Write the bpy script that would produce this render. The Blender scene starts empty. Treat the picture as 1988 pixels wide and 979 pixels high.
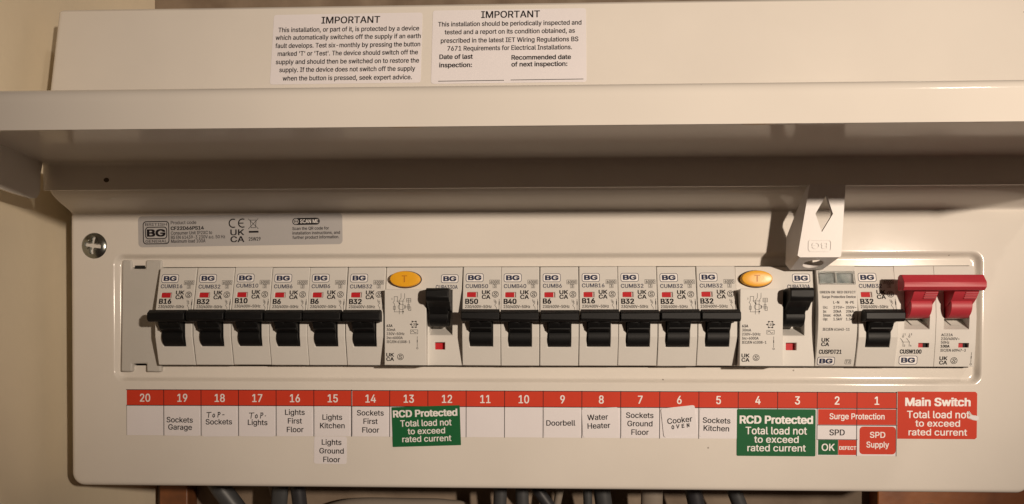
import bpy, bmesh, math, random
from mathutils import Matrix, Vector
random.seed(7)
S = 0.001                     # the scene is written in millimetres
scene = bpy.context.scene
COL = scene.collection

# ------------------------------------------------------------------ camera
cam = bpy.data.objects.new('camera', bpy.data.cameras.new('camera')); COL.objects.link(cam)
R_, U_, B_ = (0.99931517, 0.03688429, 0.0029553), (-0.00349229, 0.01450288, 0.99988873), (0.03683732, -0.9992143, 0.01462176)
cam.matrix_world = Matrix(((R_[0], U_[0], B_[0], 16.379 * S), (R_[1], U_[1], B_[1], -352.383 * S),
                           (R_[2], U_[2], B_[2], 8.399 * S), (0, 0, 0, 1)))
cam.data.sensor_width = 36; cam.data.lens = 27.036; cam.data.shift_y = 0.1285
cam.data.clip_start = 0.01; cam.data.clip_end = 20
scene.camera = cam

# ------------------------------------------------------------------ light: warm room lamps, no daylight
world = bpy.data.worlds.new('World'); scene.world = world; world.use_nodes = True
bg = world.node_tree.nodes['Background']
bg.inputs[0].default_value = (1.0, 0.62, 0.43, 1); bg.inputs[1].default_value = 0.045

def lamp(name, loc, power, radius, colour):
    d = bpy.data.lights.new(name, 'POINT'); d.energy = power; d.shadow_soft_size = radius; d.color = colour
    o = bpy.data.objects.new(name, d); o.location = loc; COL.objects.link(o)
    return o
def spot(name, loc, aim, power, radius, colour, size, blend):
    d = bpy.data.lights.new(name, 'SPOT'); d.energy = power; d.shadow_soft_size = radius; d.color = colour
    d.spot_size = math.radians(size); d.spot_blend = blend
    o = bpy.data.objects.new(name, d); o.location = loc; COL.objects.link(o)
    o.rotation_euler = (Vector(aim) - Vector(loc)).to_track_quat('-Z', 'Y').to_euler()
    return o
spot('room_lamp_vignette_cone', (0.60, -1.0, 0.143), (0.065, 0.0, 0.11), 53, 0.020, (1.0, 0.835, 0.675), 34, 1.0)  # soft narrow cone added to imitate lens darkening toward the frame edges
lamp('ceiling_lamp', (0.785, -0.75, 1.20), 10, 0.04, (1.0, 0.86, 0.72))
scene.view_settings.view_transform = 'Standard'
scene.view_settings.look = 'None'
scene.view_settings.exposure = 0
scene.view_settings.gamma = 1
scene.render.engine = 'CYCLES'

# ------------------------------------------------------------------ materials
MATS = {}
def material(name, col, rough=0.5, metal=0.0, spec=0.5, coat=0.0, noise=0.0, nscale=60, bump=0.0, bscale=900, col2=None,
             rnoise=0.0, specks=0.0, trans=0.0, ior=1.45, grad=None):
    m = bpy.data.materials.new(name); m.use_nodes = True
    nt = m.node_tree; b = nt.nodes['Principled BSDF']; N, L = nt.nodes.new, nt.links.new
    b.inputs['Base Color'].default_value = (*col, 1); b.inputs['Roughness'].default_value = rough
    b.inputs['Metallic'].default_value = metal; b.inputs['Specular IOR Level'].default_value = spec
    b.inputs['Coat Weight'].default_value = coat; b.inputs['Coat Roughness'].default_value = 0.12
    if trans: b.inputs['Transmission Weight'].default_value = trans; b.inputs['IOR'].default_value = ior
    tc = N('ShaderNodeTexCoord'); src = tc.outputs['Object']
    last = None
    if noise or col2:
        t = N('ShaderNodeTexNoise'); t.inputs['Scale'].default_value = nscale; t.inputs['Detail'].default_value = 6
        L(src, t.inputs['Vector'])
        r = N('ShaderNodeValToRGB'); r.color_ramp.elements[0].position = 0.3; r.color_ramp.elements[1].position = 0.7
        c2 = col2 or tuple(max(0, c * (1 - noise)) for c in col)
        r.color_ramp.elements[0].color = (*c2, 1); r.color_ramp.elements[1].color = (*col, 1)
        L(t.outputs[0], r.inputs[0]); last = r.outputs[0]
    if specks:
        v = N('ShaderNodeTexVoronoi'); v.inputs['Scale'].default_value = 70; L(src, v.inputs['Vector'])
        v2 = N('ShaderNodeTexNoise'); v2.inputs['Scale'].default_value = 9; L(src, v2.inputs['Vector'])
        lt = N('ShaderNodeMath'); lt.operation = 'LESS_THAN'; lt.inputs[1].default_value = 0.034; L(v.outputs['Distance'], lt.inputs[0])
        gt = N('ShaderNodeMath'); gt.operation = 'GREATER_THAN'; gt.inputs[1].default_value = 0.555; L(v2.outputs[0], gt.inputs[0])
        mu = N('ShaderNodeMath'); mu.operation = 'MULTIPLY'; L(lt.outputs[0], mu.inputs[0]); L(gt.outputs[0], mu.inputs[1])
        m2 = N('ShaderNodeMath'); m2.operation = 'MULTIPLY'; m2.inputs[1].default_value = specks; L(mu.outputs[0], m2.inputs[0])
        mx = N('ShaderNodeMixRGB'); mx.inputs[2].default_value = (0.10, 0.07, 0.05, 1); L(m2.outputs[0], mx.inputs[0])
        if last: L(last, mx.inputs[1])
        else: mx.inputs[1].default_value = (*col, 1)
        last = mx.outputs[0]
    if last: L(last, b.inputs['Base Color'])
    if rnoise:
        t = N('ShaderNodeTexNoise'); t.inputs['Scale'].default_value = 35; t.inputs['Detail'].default_value = 5; L(src, t.inputs['Vector'])
        mr = N('ShaderNodeMapRange'); mr.inputs['To Min'].default_value = rough - rnoise; mr.inputs['To Max'].default_value = rough + rnoise
        L(t.outputs[0], mr.inputs[0]); L(mr.outputs[0], b.inputs['Roughness'])
    if bump:
        t = N('ShaderNodeTexNoise'); t.inputs['Scale'].default_value = bscale; t.inputs['Detail'].default_value = 3; L(src, t.inputs['Vector'])
        bp = N('ShaderNodeBump'); bp.inputs['Strength'].default_value = bump; bp.inputs['Distance'].default_value = 0.0004
        L(t.outputs[0], bp.inputs['Height']); L(bp.outputs[0], b.inputs['Normal'])
    MATS[name] = m
    return m
paint = material('cream_powder_coat', (0.74, 0.695, 0.635), 0.12, spec=0.22, coat=0.0, noise=0.07, nscale=16, bump=0.014, bscale=380, rnoise=0.03, specks=0.6)
plastic = material('grey_white_plastic', (0.665, 0.64, 0.60), 0.5, spec=0.35, noise=0.03, nscale=50, bump=0.05, bscale=2600, rnoise=0.06)
tabplastic = material('pale_plastic', (0.68, 0.645, 0.625), 0.42, noise=0.03, nscale=50, bump=0.04, bscale=2600)
blankplastic = material('light_grey_plastic', (0.52, 0.50, 0.465), 0.45, noise=0.04, nscale=40, bump=0.05, bscale=2200)
black = material('black_plastic', (0.005, 0.005, 0.0055), 0.52, spec=0.28, noise=0.3, nscale=300, bump=0.10, bscale=3000, rnoise=0.08)
redplastic = material('red_plastic', (0.48, 0.038, 0.055), 0.45, spec=0.35, noise=0.08, nscale=90, bump=0.06, bscale=2600)
redflag = material('red_flag', (0.50, 0.018, 0.025), 0.55, spec=0.25, noise=0.1, nscale=200)
yellow = material('amber_plastic', (0.86, 0.42, 0.02), 0.33, noise=0.06, nscale=120, bump=0.05, bscale=2400)
amberdark = material('amber_relief_shade', (0.52, 0.20, 0.012), 0.45)  # deeper amber paints the relief shade of the moulded letter
paper = material('white_label_paper', (0.78, 0.745, 0.765), 0.55, spec=0.3, noise=0.03, nscale=45, bump=0.04, bscale=700)
redprint = material('red_print', (0.62, 0.050, 0.022), 0.6, spec=0.18, noise=0.06, nscale=60)
greenprint = material('green_print', (0.010, 0.125, 0.040), 0.6, spec=0.18, noise=0.12, nscale=60)
ink = material('black_ink', (0.012, 0.010, 0.012), 0.6, spec=0.2)
navy = material('navy_ink', (0.020, 0.028, 0.075), 0.6, spec=0.2)
greyink = material('grey_ink', (0.055, 0.05, 0.055), 0.6, spec=0.2)
whiteink = material('white_ink', (0.83, 0.80, 0.78), 0.45)
silver = material('silver_foil', (0.45, 0.435, 0.43), 0.45, metal=0.0, noise=0.05, nscale=25)
chrome = material('zinc_steel', (0.34, 0.36, 0.34), 0.24, metal=1.0, noise=0.2, nscale=260)
galv = material('galvanised_rail', (0.5, 0.5, 0.5), 0.4, metal=0.9)
dark = material('opening_shade', (0.01, 0.009, 0.008), 0.8)  # near-black colour stands in for shade inside slots and windows
hole_shade = material('brown_hole_shade', (0.09, 0.06, 0.04), 0.8)  # brown colour standing in for the shade inside a small hole
lens = material('window_lens', (0.95, 0.97, 0.97), 0.05, trans=0.95, ior=1.3)
flagdark = material('indicator_drum', (0.13, 0.18, 0.18), 0.35, col2=(0.62, 0.65, 0.64), nscale=190)
wallpaint = material('cream_wall_paint', (0.88, 0.77, 0.58), 0.5, noise=0.07, nscale=20, bump=0.35, bscale=130, rnoise=0.1, specks=0.55)
backplaster = material('brown_plaster_shaded', (0.15, 0.105, 0.07), 0.7, col2=(0.28, 0.215, 0.155), nscale=38, bump=0.4, bscale=240)  # brown plaster, darkened in colour for the shadow below the unit
wood = material('orange_wood', (0.42, 0.14, 0.035), 0.42, col2=(0.20, 0.06, 0.018), nscale=42, bump=0.2, bscale=300)
darkwood = material('shaded_wood', (0.24, 0.085, 0.028), 0.5, col2=(0.07, 0.03, 0.014), nscale=60, bump=0.2, bscale=300)  # same wood, coloured darker for the unit's shadow on the batten
cablegrey = material('grey_sheath_shaded', (0.06, 0.062, 0.065), 0.45, noise=0.12, nscale=90)  # grey sheath with the shadow under the unit put into its colour
cabledark = material('dark_sheath_shaded', (0.035, 0.035, 0.04), 0.45, noise=0.2, nscale=90)  # dark sheath, lowered further in colour to deepen the shadow there
cream_pvc_shaded = material('cream_pvc_shaded', (0.26, 0.22, 0.18), 0.42, noise=0.06, nscale=40)  # cream plastic, darkened in colour to stand in for the unit's shadow

# ------------------------------------------------------------------ mesh helpers (millimetres)
class MB:
    def __init__(s): s.v, s.f = [], []
    def add(s, vs, fs):
        o = len(s.v); s.v += [tuple(p) for p in vs]; s.f += [tuple(i + o for i in f) for f in fs]
    def box(s, x0, x1, y0, y1, z0, z1):
        s.add([(x, y, z) for x in (x0, x1) for y in (y0, y1) for z in (z0, z1)],
              [(0, 1, 3, 2), (4, 6, 7, 5), (0, 4, 5, 1), (2, 3, 7, 6), (0, 2, 6, 4), (1, 5, 7, 3)])
    def prism(s, poly, x0, x1, taper=0.0):        # a (y, z) outline run along x
        n = len(poly); cy = sum(p[0] for p in poly) / n; cz = sum(p[1] for p in poly) / n
        s.add([(x0, y, z) for y, z in poly] + [(x1, y, z) for y, z in poly],
              [tuple(range(n)), tuple(range(2 * n - 1, n - 1, -1))] + [(i, i + n, (i + 1) % n + n, (i + 1) % n) for i in range(n)])
    def drum(s, cy, cz, r, x0, x1, n=28):
        s.prism([(cy + r * math.cos(2 * math.pi * k / n), cz + r * math.sin(2 * math.pi * k / n)) for k in range(n)], x0, x1)
    def plate(s, pts, surf, t, back=0.02):        # a flat sheet with an (x, z) outline lying on a surface y = surf(z)
        n = len(pts)
        s.add([(x, surf(z) - t, z) for x, z in pts] + [(x, surf(z) + back, z) for x, z in pts],
              [tuple(range(n))] + [(i, i + n, (i + 1) % n + n, (i + 1) % n) for i in range(n)])
    def sheet(s, pts, surf, t):                   # print: one thin layer
        s.add([(x, surf(z) - t, z) for x, z in pts], [tuple(range(len(pts)))])
    def ring(s, outer, inner, surf, t):
        n = len(outer)
        s.add([(x, surf(z) - t, z) for x, z in outer + inner], [(i, (i + 1) % n, (i + 1) % n + n, i + n) for i in range(n)])
    def line(s, pts, w, surf, t):
        for (x0, z0), (x1, z1) in zip(pts, pts[1:]):
            l = math.hypot(x1 - x0, z1 - z0) or 1; dx, dz = (x1 - x0) / l * w / 2, (z1 - z0) / l * w / 2
            s.sheet([(x0 - dx - dz, z0 - dz + dx), (x0 - dx + dz, z0 - dz - dx), (x1 + dx + dz, z1 + dz - dx), (x1 + dx - dz, z1 + dz + dx)], surf, t)
    def tube(s, pts, r, n=12, flat=1.0):
        rings = []
        P = [Vector(p) for p in pts]
        for i, p in enumerate(P):
            d = (P[min(i + 1, len(P) - 1)] - P[max(i - 1, 0)]).normalized()
            a = d.cross(Vector((0, 1, 0)));
            a = a.normalized() if a.length > 1e-4 else Vector((1, 0, 0)); b = d.cross(a).normalized()
            rings.append([p + a * r * flat * math.cos(2 * math.pi * k / n) + b * r * math.sin(2 * math.pi * k / n) for k in range(n)])
        vs = [v for rg in rings for v in rg]
        fs = [(i * n + k, i * n + (k + 1) % n, (i + 1) * n + (k + 1) % n, (i + 1) * n + k) for i in range(len(P) - 1) for k in range(n)]
        fs += [tuple(range(n)), tuple(range((len(P) - 1) * n, len(P) * n))]
        s.add(vs, fs)

def obj(name, mb, mat, parent=None, smooth=None, bevel=0, merge=True, origin=None, crease=40):
    bm = bmesh.new()
    o = Vector(origin) if origin else Vector((0, 0, 0))
    vs = [bm.verts.new((Vector(v) - o) * S) for v in mb.v]
    for f in mb.f:
        try: bm.faces.new([vs[i] for i in f])
        except ValueError: pass
    if merge:
        bmesh.ops.remove_doubles(bm, verts=bm.verts, dist=1e-6)
        bmesh.ops.dissolve_degenerate(bm, edges=bm.edges, dist=1e-6)
        bmesh.ops.recalc_face_normals(bm, faces=bm.faces)
    else:
        for f in bm.faces:
            f.normal_update()
            if f.normal.y > 0: f.normal_flip()
    me = bpy.data.meshes.new(name); bm.to_mesh(me); bm.free()
    me.materials.append(mat)
    if smooth is not None:
        for p in me.polygons: p.use_smooth = True
        me.set_sharp_from_angle(angle=math.radians(smooth))
    ob = bpy.data.objects.new(name, me); COL.objects.link(ob)
    ob.parent = parent
    if parent is None: ob.location = o * S
    if bevel:
        md = ob.modifiers.new('edge', 'BEVEL'); md.width = bevel * S; md.segments = 2; md.limit_method = 'ANGLE'; md.angle_limit = math.radians(35)
        for p in me.polygons: p.use_smooth = True
        me.set_sharp_from_angle(angle=math.radians(crease))
    return ob

def thing(name, label, cat, loc, group=None):
    o = bpy.data.objects.new(name, None); COL.objects.link(o); o.empty_display_size = 0.01
    o.location = Vector(loc) * S; o['label'] = label; o['category'] = cat
    if group: o['group'] = group
    return o
def structure(o): o['kind'] = 'structure'; return o

def relief(xs, zs, prof, rec, yb):
    """a housing front as one skin: cells of a grid lie on y = prof(z), recessed by rec(xc, zc) -> (at bottom, at top)"""
    m = MB(); nx, nz = len(xs) - 1, len(zs) - 1
    D = [[rec((xs[i] + xs[i + 1]) / 2, (zs[j] + zs[j + 1]) / 2) for j in range(nz)] for i in range(nx)]
    def q(a, b, c, d):
        m.add([a, b, c, d], [(0, 1, 2, 3)])
    for i in range(nx):
        for j in range(nz):
            b, t = D[i][j]; yb_, yt_ = prof(zs[j]) + b, prof(zs[j + 1]) + t
            q((xs[i], yb_, zs[j]), (xs[i + 1], yb_, zs[j]), (xs[i + 1], yt_, zs[j + 1]), (xs[i], yt_, zs[j + 1]))
            if i + 1 < nx:
                b2, t2 = D[i + 1][j]
                if (b, t) != (b2, t2):
                    x = xs[i + 1]; q((x, yb_, zs[j]), (x, yt_, zs[j + 1]), (x, prof(zs[j + 1]) + t2, zs[j + 1]), (x, prof(zs[j]) + b2, zs[j]))
            if j + 1 < nz:
                b2 = D[i][j + 1][0]
                if abs(b2 - t) > 1e-6:
                    z = zs[j + 1]; q((xs[i], yt_, z), (xs[i + 1], yt_, z), (xs[i + 1], prof(z) + b2, z), (xs[i], prof(z) + b2, z))
            for k, x in ((0, xs[0]), (nx - 1, xs[-1])):
                if i == k: q((x, yb_, zs[j]), (x, yt_, zs[j + 1]), (x, yb, zs[j + 1]), (x, yb, zs[j]))
        q((xs[i], prof(zs[0]) + D[i][0][0], zs[0]), (xs[i + 1], prof(zs[0]) + D[i][0][0], zs[0]), (xs[i + 1], yb, zs[0]), (xs[i], yb, zs[0]))
        q((xs[i], prof(zs[-1]) + D[i][-1][1], zs[-1]), (xs[i + 1], prof(zs[-1]) + D[i][-1][1], zs[-1]), (xs[i + 1], yb, zs[-1]), (xs[i], yb, zs[-1]))
    return m

def interp(pts):
    def f(z):
        if z <= pts[0][0]: return pts[0][1]
        for (a, ya), (b, yb) in zip(pts, pts[1:]):
            if z <= b: return ya + (yb - ya) * (z - a) / (b - a)
        return pts[-1][1]
    return f
def rr(x0, x1, z0, z1, r, n=5):
    out = []
    for cx, cz, a0 in ((x1 - r, z1 - r, 0), (x0 + r, z1 - r, 90), (x0 + r, z0 + r, 180), (x1 - r, z0 + r, 270)):
        for k in range(n + 1):
            a = math.radians(a0 + 90 * k / n); out.append((cx + r * math.cos(a), cz + r * math.sin(a)))
    return out
def rot(pts, deg, cx, cz):
    c, s_ = math.cos(math.radians(deg)), math.sin(math.radians(deg))
    return [(cx + (x - cx) * c - (z - cz) * s_, cz + (x - cx) * s_ + (z - cz) * c) for x, z in pts]
def ell(cx, cz, rx, rz, n=24):
    return [(cx + rx * math.cos(2 * math.pi * k / n), cz + rz * math.sin(2 * math.pi * k / n)) for k in range(n)]

# ------------------------------------------------------------------ lettering from Blender's built-in font
_T = {}
try:                                                               # the sans that ships inside Blender; else the built-in one
    import os
    SANS = bpy.data.fonts.load(os.path.join(bpy.utils.system_resource('DATAFILES'), 'fonts', 'Inter.woff2'))
except Exception:
    SANS = None
from mathutils.geometry import delaunay_2d_cdt
def outline(txt):
    """flattened outline loops of a string, as lists of 2-D points"""
    c = bpy.data.curves.new('tmp', 'FONT'); c.body = txt; c.size = 1; c.resolution_u = 3; c.fill_mode = 'NONE'
    if SANS: c.font = SANS
    o = bpy.data.objects.new('tmp', c); COL.objects.link(o)
    dg = bpy.context.evaluated_depsgraph_get(); dg.update()
    ev = o.evaluated_get(dg); me = ev.to_mesh()
    vs = [(v.co.x, v.co.y) for v in me.vertices]; nxt = {e.vertices[0]: e.vertices[1] for e in me.edges}
    if len(nxt) < len(me.edges):                                   # edges not stored head to tail: walk them
        adj = {}
        for e in me.edges: adj.setdefault(e.vertices[0], []).append(e.vertices[1]); adj.setdefault(e.vertices[1], []).append(e.vertices[0])
        nxt, seen = {}, set()
        for s0 in sorted(adj):
            if s0 in seen: continue
            p, k = None, s0
            while k not in seen:
                seen.add(k); q_ = [w for w in adj[k] if w != p] or adj[k]
                step = s0 if (s0 in q_ and len([w for w in q_ if w not in seen]) == 0) else next((w for w in q_ if w not in seen), s0)
                nxt[k] = step; p, k = k, step
    ev.to_mesh_clear(); bpy.data.objects.remove(o); bpy.data.curves.remove(c)
    loops, left = [], set(nxt)
    while left:
        s0 = min(left); lp, k = [], s0
        while k in left: left.discard(k); lp.append(vs[k]); k = nxt[k]
        if len(lp) > 2: loops.append(lp)
    return loops
def width(txt):
    xs_ = [p[0] for lp in outline(txt) for p in lp]; return max(xs_) - min(xs_)
HH = width('HH'); H1 = width('H')
def char(ch):
    if ch not in _T:
        adv = width('H' + ch + 'H') - HH
        if ch == ' ': _T[ch] = ([], [], adv); return _T[ch]
        loops = outline(ch); lsb = min(p[0] for p in outline('H')[0])
        pts, edges = [], []
        for lp in loops:
            o_ = len(pts); pts += [Vector(p) for p in lp]; edges += [(o_ + k, o_ + (k + 1) % len(lp)) for k in range(len(lp))]
        r = delaunay_2d_cdt(pts, edges, [], 0, 1e-5)
        V = [(p.x, p.y) for p in r[0]]; F = []
        for f in r[2]:
            cx = sum(V[k][0] for k in f) / len(f); cy = sum(V[k][1] for k in f) / len(f); wn = 0
            for lp in loops:
                for k in range(len(lp)):
                    (xa, ya), (xb, yb) = lp[k], lp[(k + 1) % len(lp)]
                    if (ya <= cy) != (yb <= cy) and xa + (cy - ya) / (yb - ya) * (xb - xa) > cx: wn += 1 if yb > ya else -1
            if wn: F.append(tuple(f))
        _T[ch] = (V, F, adv)
    return _T[ch]
_S = {}
def glyphs(txt):
    if txt not in _S:
        vs, fs, x = [], [], 0.0
        for ch in txt:
            v, f, adv = char(ch); o_ = len(vs)
            vs += [(a + x, b) for a, b in v]; fs += [tuple(k + o_ for k in g_) for g_ in f]; x += adv
        x0 = min(v[0] for v in vs); x1 = max(v[0] for v in vs)
        _S[txt] = ([(a - x0, b) for a, b in vs], fs, x1 - x0)
    return _S[txt]
CAP = max(v[1] for v in glyphs('H')[0])
def text(mb, txt, x, z, h, surf, t, w=None, align='L', bold=0.0, deg=0, pivot=None, squash=1.0):
    vs, fs, nat = glyphs(txt)
    sz = h / CAP; sx = (w / nat) if w else sz * squash
    W = nat * sx; ox = x if align == 'L' else (x - W / 2 if align == 'C' else x - W)
    pts = [(ox + a * sx, z + b * sz) for a, b in vs]
    if deg:
        px, pz = pivot or (x, z); pts = rot(pts, deg, px, pz)
    if True:
        e = max(bold, 0.013) * sz; copies = [(-e, -e * .5), (e, -e * .5), (-e, e * .5), (e, e * .5)]
    for k, (ex, ez) in enumerate(copies):
        mb.add([(a + ex, surf(b) - t - 0.004 * k, b + ez) for a, b in pts], fs)
def printed(name, mb, mat, parent, origin): return obj(name, mb, mat, parent, merge=False, origin=origin)

# ================================================================== THE SETTING
m = MB(); m.box(-235, -216, -70, 106, -200, 320)
structure(obj('side_wall', m, wallpaint, smooth=30))
m = MB(); m.box(-216.1, 420, 105, 130, -300, 420)
structure(obj('back_wall', m, backplaster))

# ================================================================== CONSUMER UNIT
XL, XR, ZB, ZT = -203.5, 236.5, -45.2, 174.6
unit = thing('consumer_unit', 'cream metal fuse board enclosure with hinged lid raised above a row of switches', 'fuse board', (16, 60, ZB))
UO = (16, 60, ZB)
base = interp([(-46, 0), (80.4, 0), (81.2, 0.25), (81.7, 0.55), (82.2, 0.3), (82.7, -0.4), (83.4, -2.2), (84.2, -4.8), (85.2, -8.2), (86.2, -11.2),
               (87.3, -13.6), (88.6, -15.4), (90, -16.5), (92, -17), (134, -15), (171.6, -8.29), (172.8, -7.2),
               (173.6, -5.4), (174.1, -2.8), (174.4, 0), (174.6, 4)])
RX0, RX1, RZ0, RZ1, RR, RD = -183, 214.2, 3.4, 63.2, 5, 2.6
HX0, HX1, HZ0, HZ1 = -177.5, 209.6, 11.1, 57.2
def sd_rr(x, z, x0, x1, z0, z1, r):
    qx = abs(x - (x0 + x1) / 2) - (x1 - x0) / 2 + r; qz = abs(z - (z0 + z1) / 2) - (z1 - z0) / 2 + r
    return math.hypot(max(qx, 0), max(qz, 0)) + min(max(qx, qz), 0) - r
E_ = [0, 0.15, 0.35, 0.65, 1.0, 1.5, 2.0, 3, 4, 5, 6]
rec_l = [-0.4, 0, 0.3, 0.7, 1.1, 1.5, 1.9, 2.3, 2.8, 3.4, 4.2, 5]
xs = [XL + e for e in E_] + [XR - e for e in E_] + [RX0 + e for e in rec_l] + [RX1 - e for e in rec_l] + [HX0, HX1] + [-150 + 25 * k for k in range(14)]
zs = [ZB + e for e in E_] + [RZ0 + e for e in rec_l] + [RZ1 - e for e in rec_l] + [HZ0, HZ1, -25, -10, 25, 40, 70, 76] \
     + [80.4, 81.2, 81.7, 82.2, 82.7, 83.4, 84.2, 85.2, 86.2, 87.3, 88.6, 90, 92, 105, 120, 134, 150, 160, 171.6, 172.8, 173.6, 174.1, 174.4, 174.6]
xs = sorted(set(round(x, 3) for x in xs)); zs = sorted(set(round(z, 3) for z in zs))
m = MB(); idx = {}
def cover_pt(x, z):
    cr = 6.0; X, Z = x, z; d = min(x - XL, XR - x, z - ZB)
    if z < ZB + cr and (x < XL + cr or x > XR - cr):
        cx = XL + cr if x < XL + cr else XR - cr; cz = ZB + cr; a, b = x - cx, z - cz; k = max(abs(a), abs(b)); l = math.hypot(a, b)
        if l > 1e-9: X, Z = cx + a / l * k, cz + b / l * k
        d = cr - k
    cr2 = 3.0                                                   # small rounding of the two top corners
    if z > ZT - cr2 and (x < XL + cr2 or x > XR - cr2):
        cx = XL + cr2 if x < XL + cr2 else XR - cr2; cz = ZT - cr2; a, b = x - cx, z - cz; k = max(abs(a), abs(b)); l = math.hypot(a, b)
        if l > 1e-9: X, Z = cx + a / l * k, cz + b / l * k
    y = base(Z); r = 2.0
    if d < r: y += r - math.sqrt(max(0, r * r - (r - d) ** 2))
    s_ = -sd_rr(X, Z, RX0, RX1, RZ0, RZ1, RR)
    if s_ > 0:
        t = min(1, s_ / 2.6); y += RD * t * t * (3 - 2 * t)
    return (X, y, Z)
for i, x in enumerate(xs):
    for j, z in enumerate(zs):
        idx[i, j] = len(m.v); m.v.append(cover_pt(x, z))
for i in range(len(xs) - 1):
    for j in range(len(zs) - 1):
        xc, zc = (xs[i] + xs[i + 1]) / 2, (zs[j] + zs[j + 1]) / 2
        if HX0 < xc < HX1 and HZ0 < zc < HZ1: continue
        m.f.append((idx[i, j], idx[i + 1, j], idx[i + 1, j + 1], idx[i, j + 1]))
border = [idx[i, 0] for i in range(len(xs))] + [idx[len(xs) - 1, j] for j in range(1, len(zs))] \
         + [idx[i, len(zs) - 1] for i in range(len(xs) - 2, -1, -1)] + [idx[0, j] for j in range(len(zs) - 2, 0, -1)]
o0 = len(m.v); m.v += [(m.v[k][0], 15, m.v[k][2]) for k in border]; n = len(border)
m.f += [(border[k], border[(k + 1) % n], o0 + (k + 1) % n, o0 + k) for k in range(n)]
for a, b, c, d in ((HX0, HX1, HZ0, HZ0), (HX0, HX1, HZ1, HZ1), (HX0, HX0, HZ0, HZ1), (HX1, HX1, HZ0, HZ1)):
    m.add([(a, RD, c), (b, RD, d), (b, RD + 1.3, d), (a, RD + 1.3, c)], [(0, 1, 2, 3)])
obj('front_cover', m, paint, unit, smooth=32, origin=UO)

m = MB()                                                        # open-fronted steel box behind the cover
x0, x1, z0, z1, y0, y1 = -201.5, 234.5, -43.2, 171, 6, 105.2
m.box(x0, x1, y1 - 1.2, y1, z0, z1); m.box(x0, x0 + 1.2, y0, y1 - 1.2, z0, z1); m.box(x1 - 1.2, x1, y0, y1 - 1.2, z0, z1)
m.box(x0 + 1.2, x1 - 1.2, y0, y1 - 1.2, z0, z0 + 1.2); m.box(x0 + 1.2, x1 - 1.2, y0, y1 - 1.2, z1 - 1.2, z1)
obj('back_box', m, paint, unit, merge=True, origin=UO)
m = MB(); m.box(-200, 233, 44.8, 46, 20, 50); m.box(-190, -180, 46, 104, 25, 45); m.box(215, 225, 46, 104, 25, 45)
obj('mounting_rail', m, galv, unit, origin=UO)

# cover screw: a domed head with a cross recess
m = MB(); scx, scz, sr = -191.9, 66.9, 6.0; NG = 56
g = {}
for i in range(NG + 1):
    for j in range(NG + 1):
        a, b = 2 * i / NG - 1, 2 * j / NG - 1; k = max(abs(a), abs(b)); l = math.hypot(a, b)
        px, pz = (a / l * k, b / l * k) if l > 1e-9 else (0, 0)
        rr2 = px * px + pz * pz; y = -2.5 * math.sqrt(max(0, 1.12 - rr2)) + 0.86
        ca, sa = math.cos(math.radians(8)), math.sin(math.radians(8)); u, w = px * ca - pz * sa, px * sa + pz * ca
        if (abs(u) < 0.15 and abs(w) < 0.66) or (abs(w) < 0.15 and abs(u) < 0.66): y += 2.6 * (1 - 0.7 * max(abs(u), abs(w)))
        elif abs(abs(u) - abs(w)) < 0.05 and max(abs(u), abs(w)) < 0.36: y += 0.25
        g[i, j] = len(m.v); m.v.append((scx + px * sr, y, scz + pz * sr))
m.f = [(g[i, j], g[i + 1, j], g[i + 1, j + 1], g[i, j + 1]) for i in range(NG) for j in range(NG)]
m.add([(scx + sr * math.cos(a), -0.02, scz + sr * math.sin(a)) for a in [2 * math.pi * k / 48 for k in range(48)]] +
      [(scx + sr * math.cos(a), 1.0, scz + sr * math.sin(a)) for a in [2 * math.pi * k / 48 for k in range(48)]],
      [(k, (k + 1) % 48, (k + 1) % 48 + 48, k + 48) for k in range(48)])
obj('cover_screw', m, chrome, unit, smooth=50, origin=UO)

# lid: a folded steel tray, swung up so that it stands out level from the cover
T = 1.1
def arc(cy, cz, r, a0, a1, n): return [(cy + r * math.cos(math.radians(a0 + (a1 - a0) * k / n)), cz + r * math.sin(math.radians(a0 + (a1 - a0) * k / n))) for k in range(n + 1)]
outer = [(-17.9, 88.3)] + arc(-20.4, 98.7, 2.5, 0, 90, 6) + arc(-101.4, 95.4, 5.8, 88, 180, 14) + [(-107.2, 92), (-107.2, 90), (-107.2, 88), (-107.2, 86.7)]
inner = [(-19.0, 88.3)] + arc(-20.6, 98.5, 1.5, 0, 90, 6) + arc(-101.4, 95.4, 4.6, 88, 180, 14) + [(-106.0, 92), (-106.0, 90), (-106.0, 88), (-106.0, 86.7)]
m = MB(); n = len(outer); L0, L1 = XL, XR
for a in (L0, L1): m.v += [(a, y, z) for y, z in outer] + [(a, y, z) for y, z in inner]
for k in range(n - 1):
    m.f += [(k, k + 1, 2 * n + k + 1, 2 * n + k), (n + k, 3 * n + k, 3 * n + k + 1, n + k + 1)]
    m.f += [(k, n + k, n + k + 1, k + 1), (2 * n + k, 2 * n + k + 1, 3 * n + k + 1, 3 * n + k)]
m.f += [(0, 2 * n, 3 * n, n), (n - 1, 2 * n - 1, 4 * n - 1, 3 * n - 1)]
side = [(-101.5, 100.6), (-104.9, 98.8), (-106.3, 95.4), (-105.6, 82.8), (-100, 82.2), (-40, 82.2), (-29, 82.4), (-25.5, 83.4), (-23.6, 85.4), (-22.8, 88), (-22.6, 94.5), (-21.6, 97.6), (-21, 100.6)]
m.prism(side, L0 - 0.02, L0 + T); m.prism([(y, max(z, 86.3)) for y, z in side if z > 84 or y < -90 or -41 < y < -24], L1 - T, L1 + 0.02)
lid = obj('lid', m, paint, unit, smooth=35, origin=UO)
m = MB(); c = ell(-175.0, 92.6, 1.25, 1.0, 16); m.sheet(c, lambda z: -19.0, 0.14)
obj('rivet_hole_shade', m, hole_shade, lid, merge=False, origin=UO)  # flat disc coloured as the shade in a hole

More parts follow.
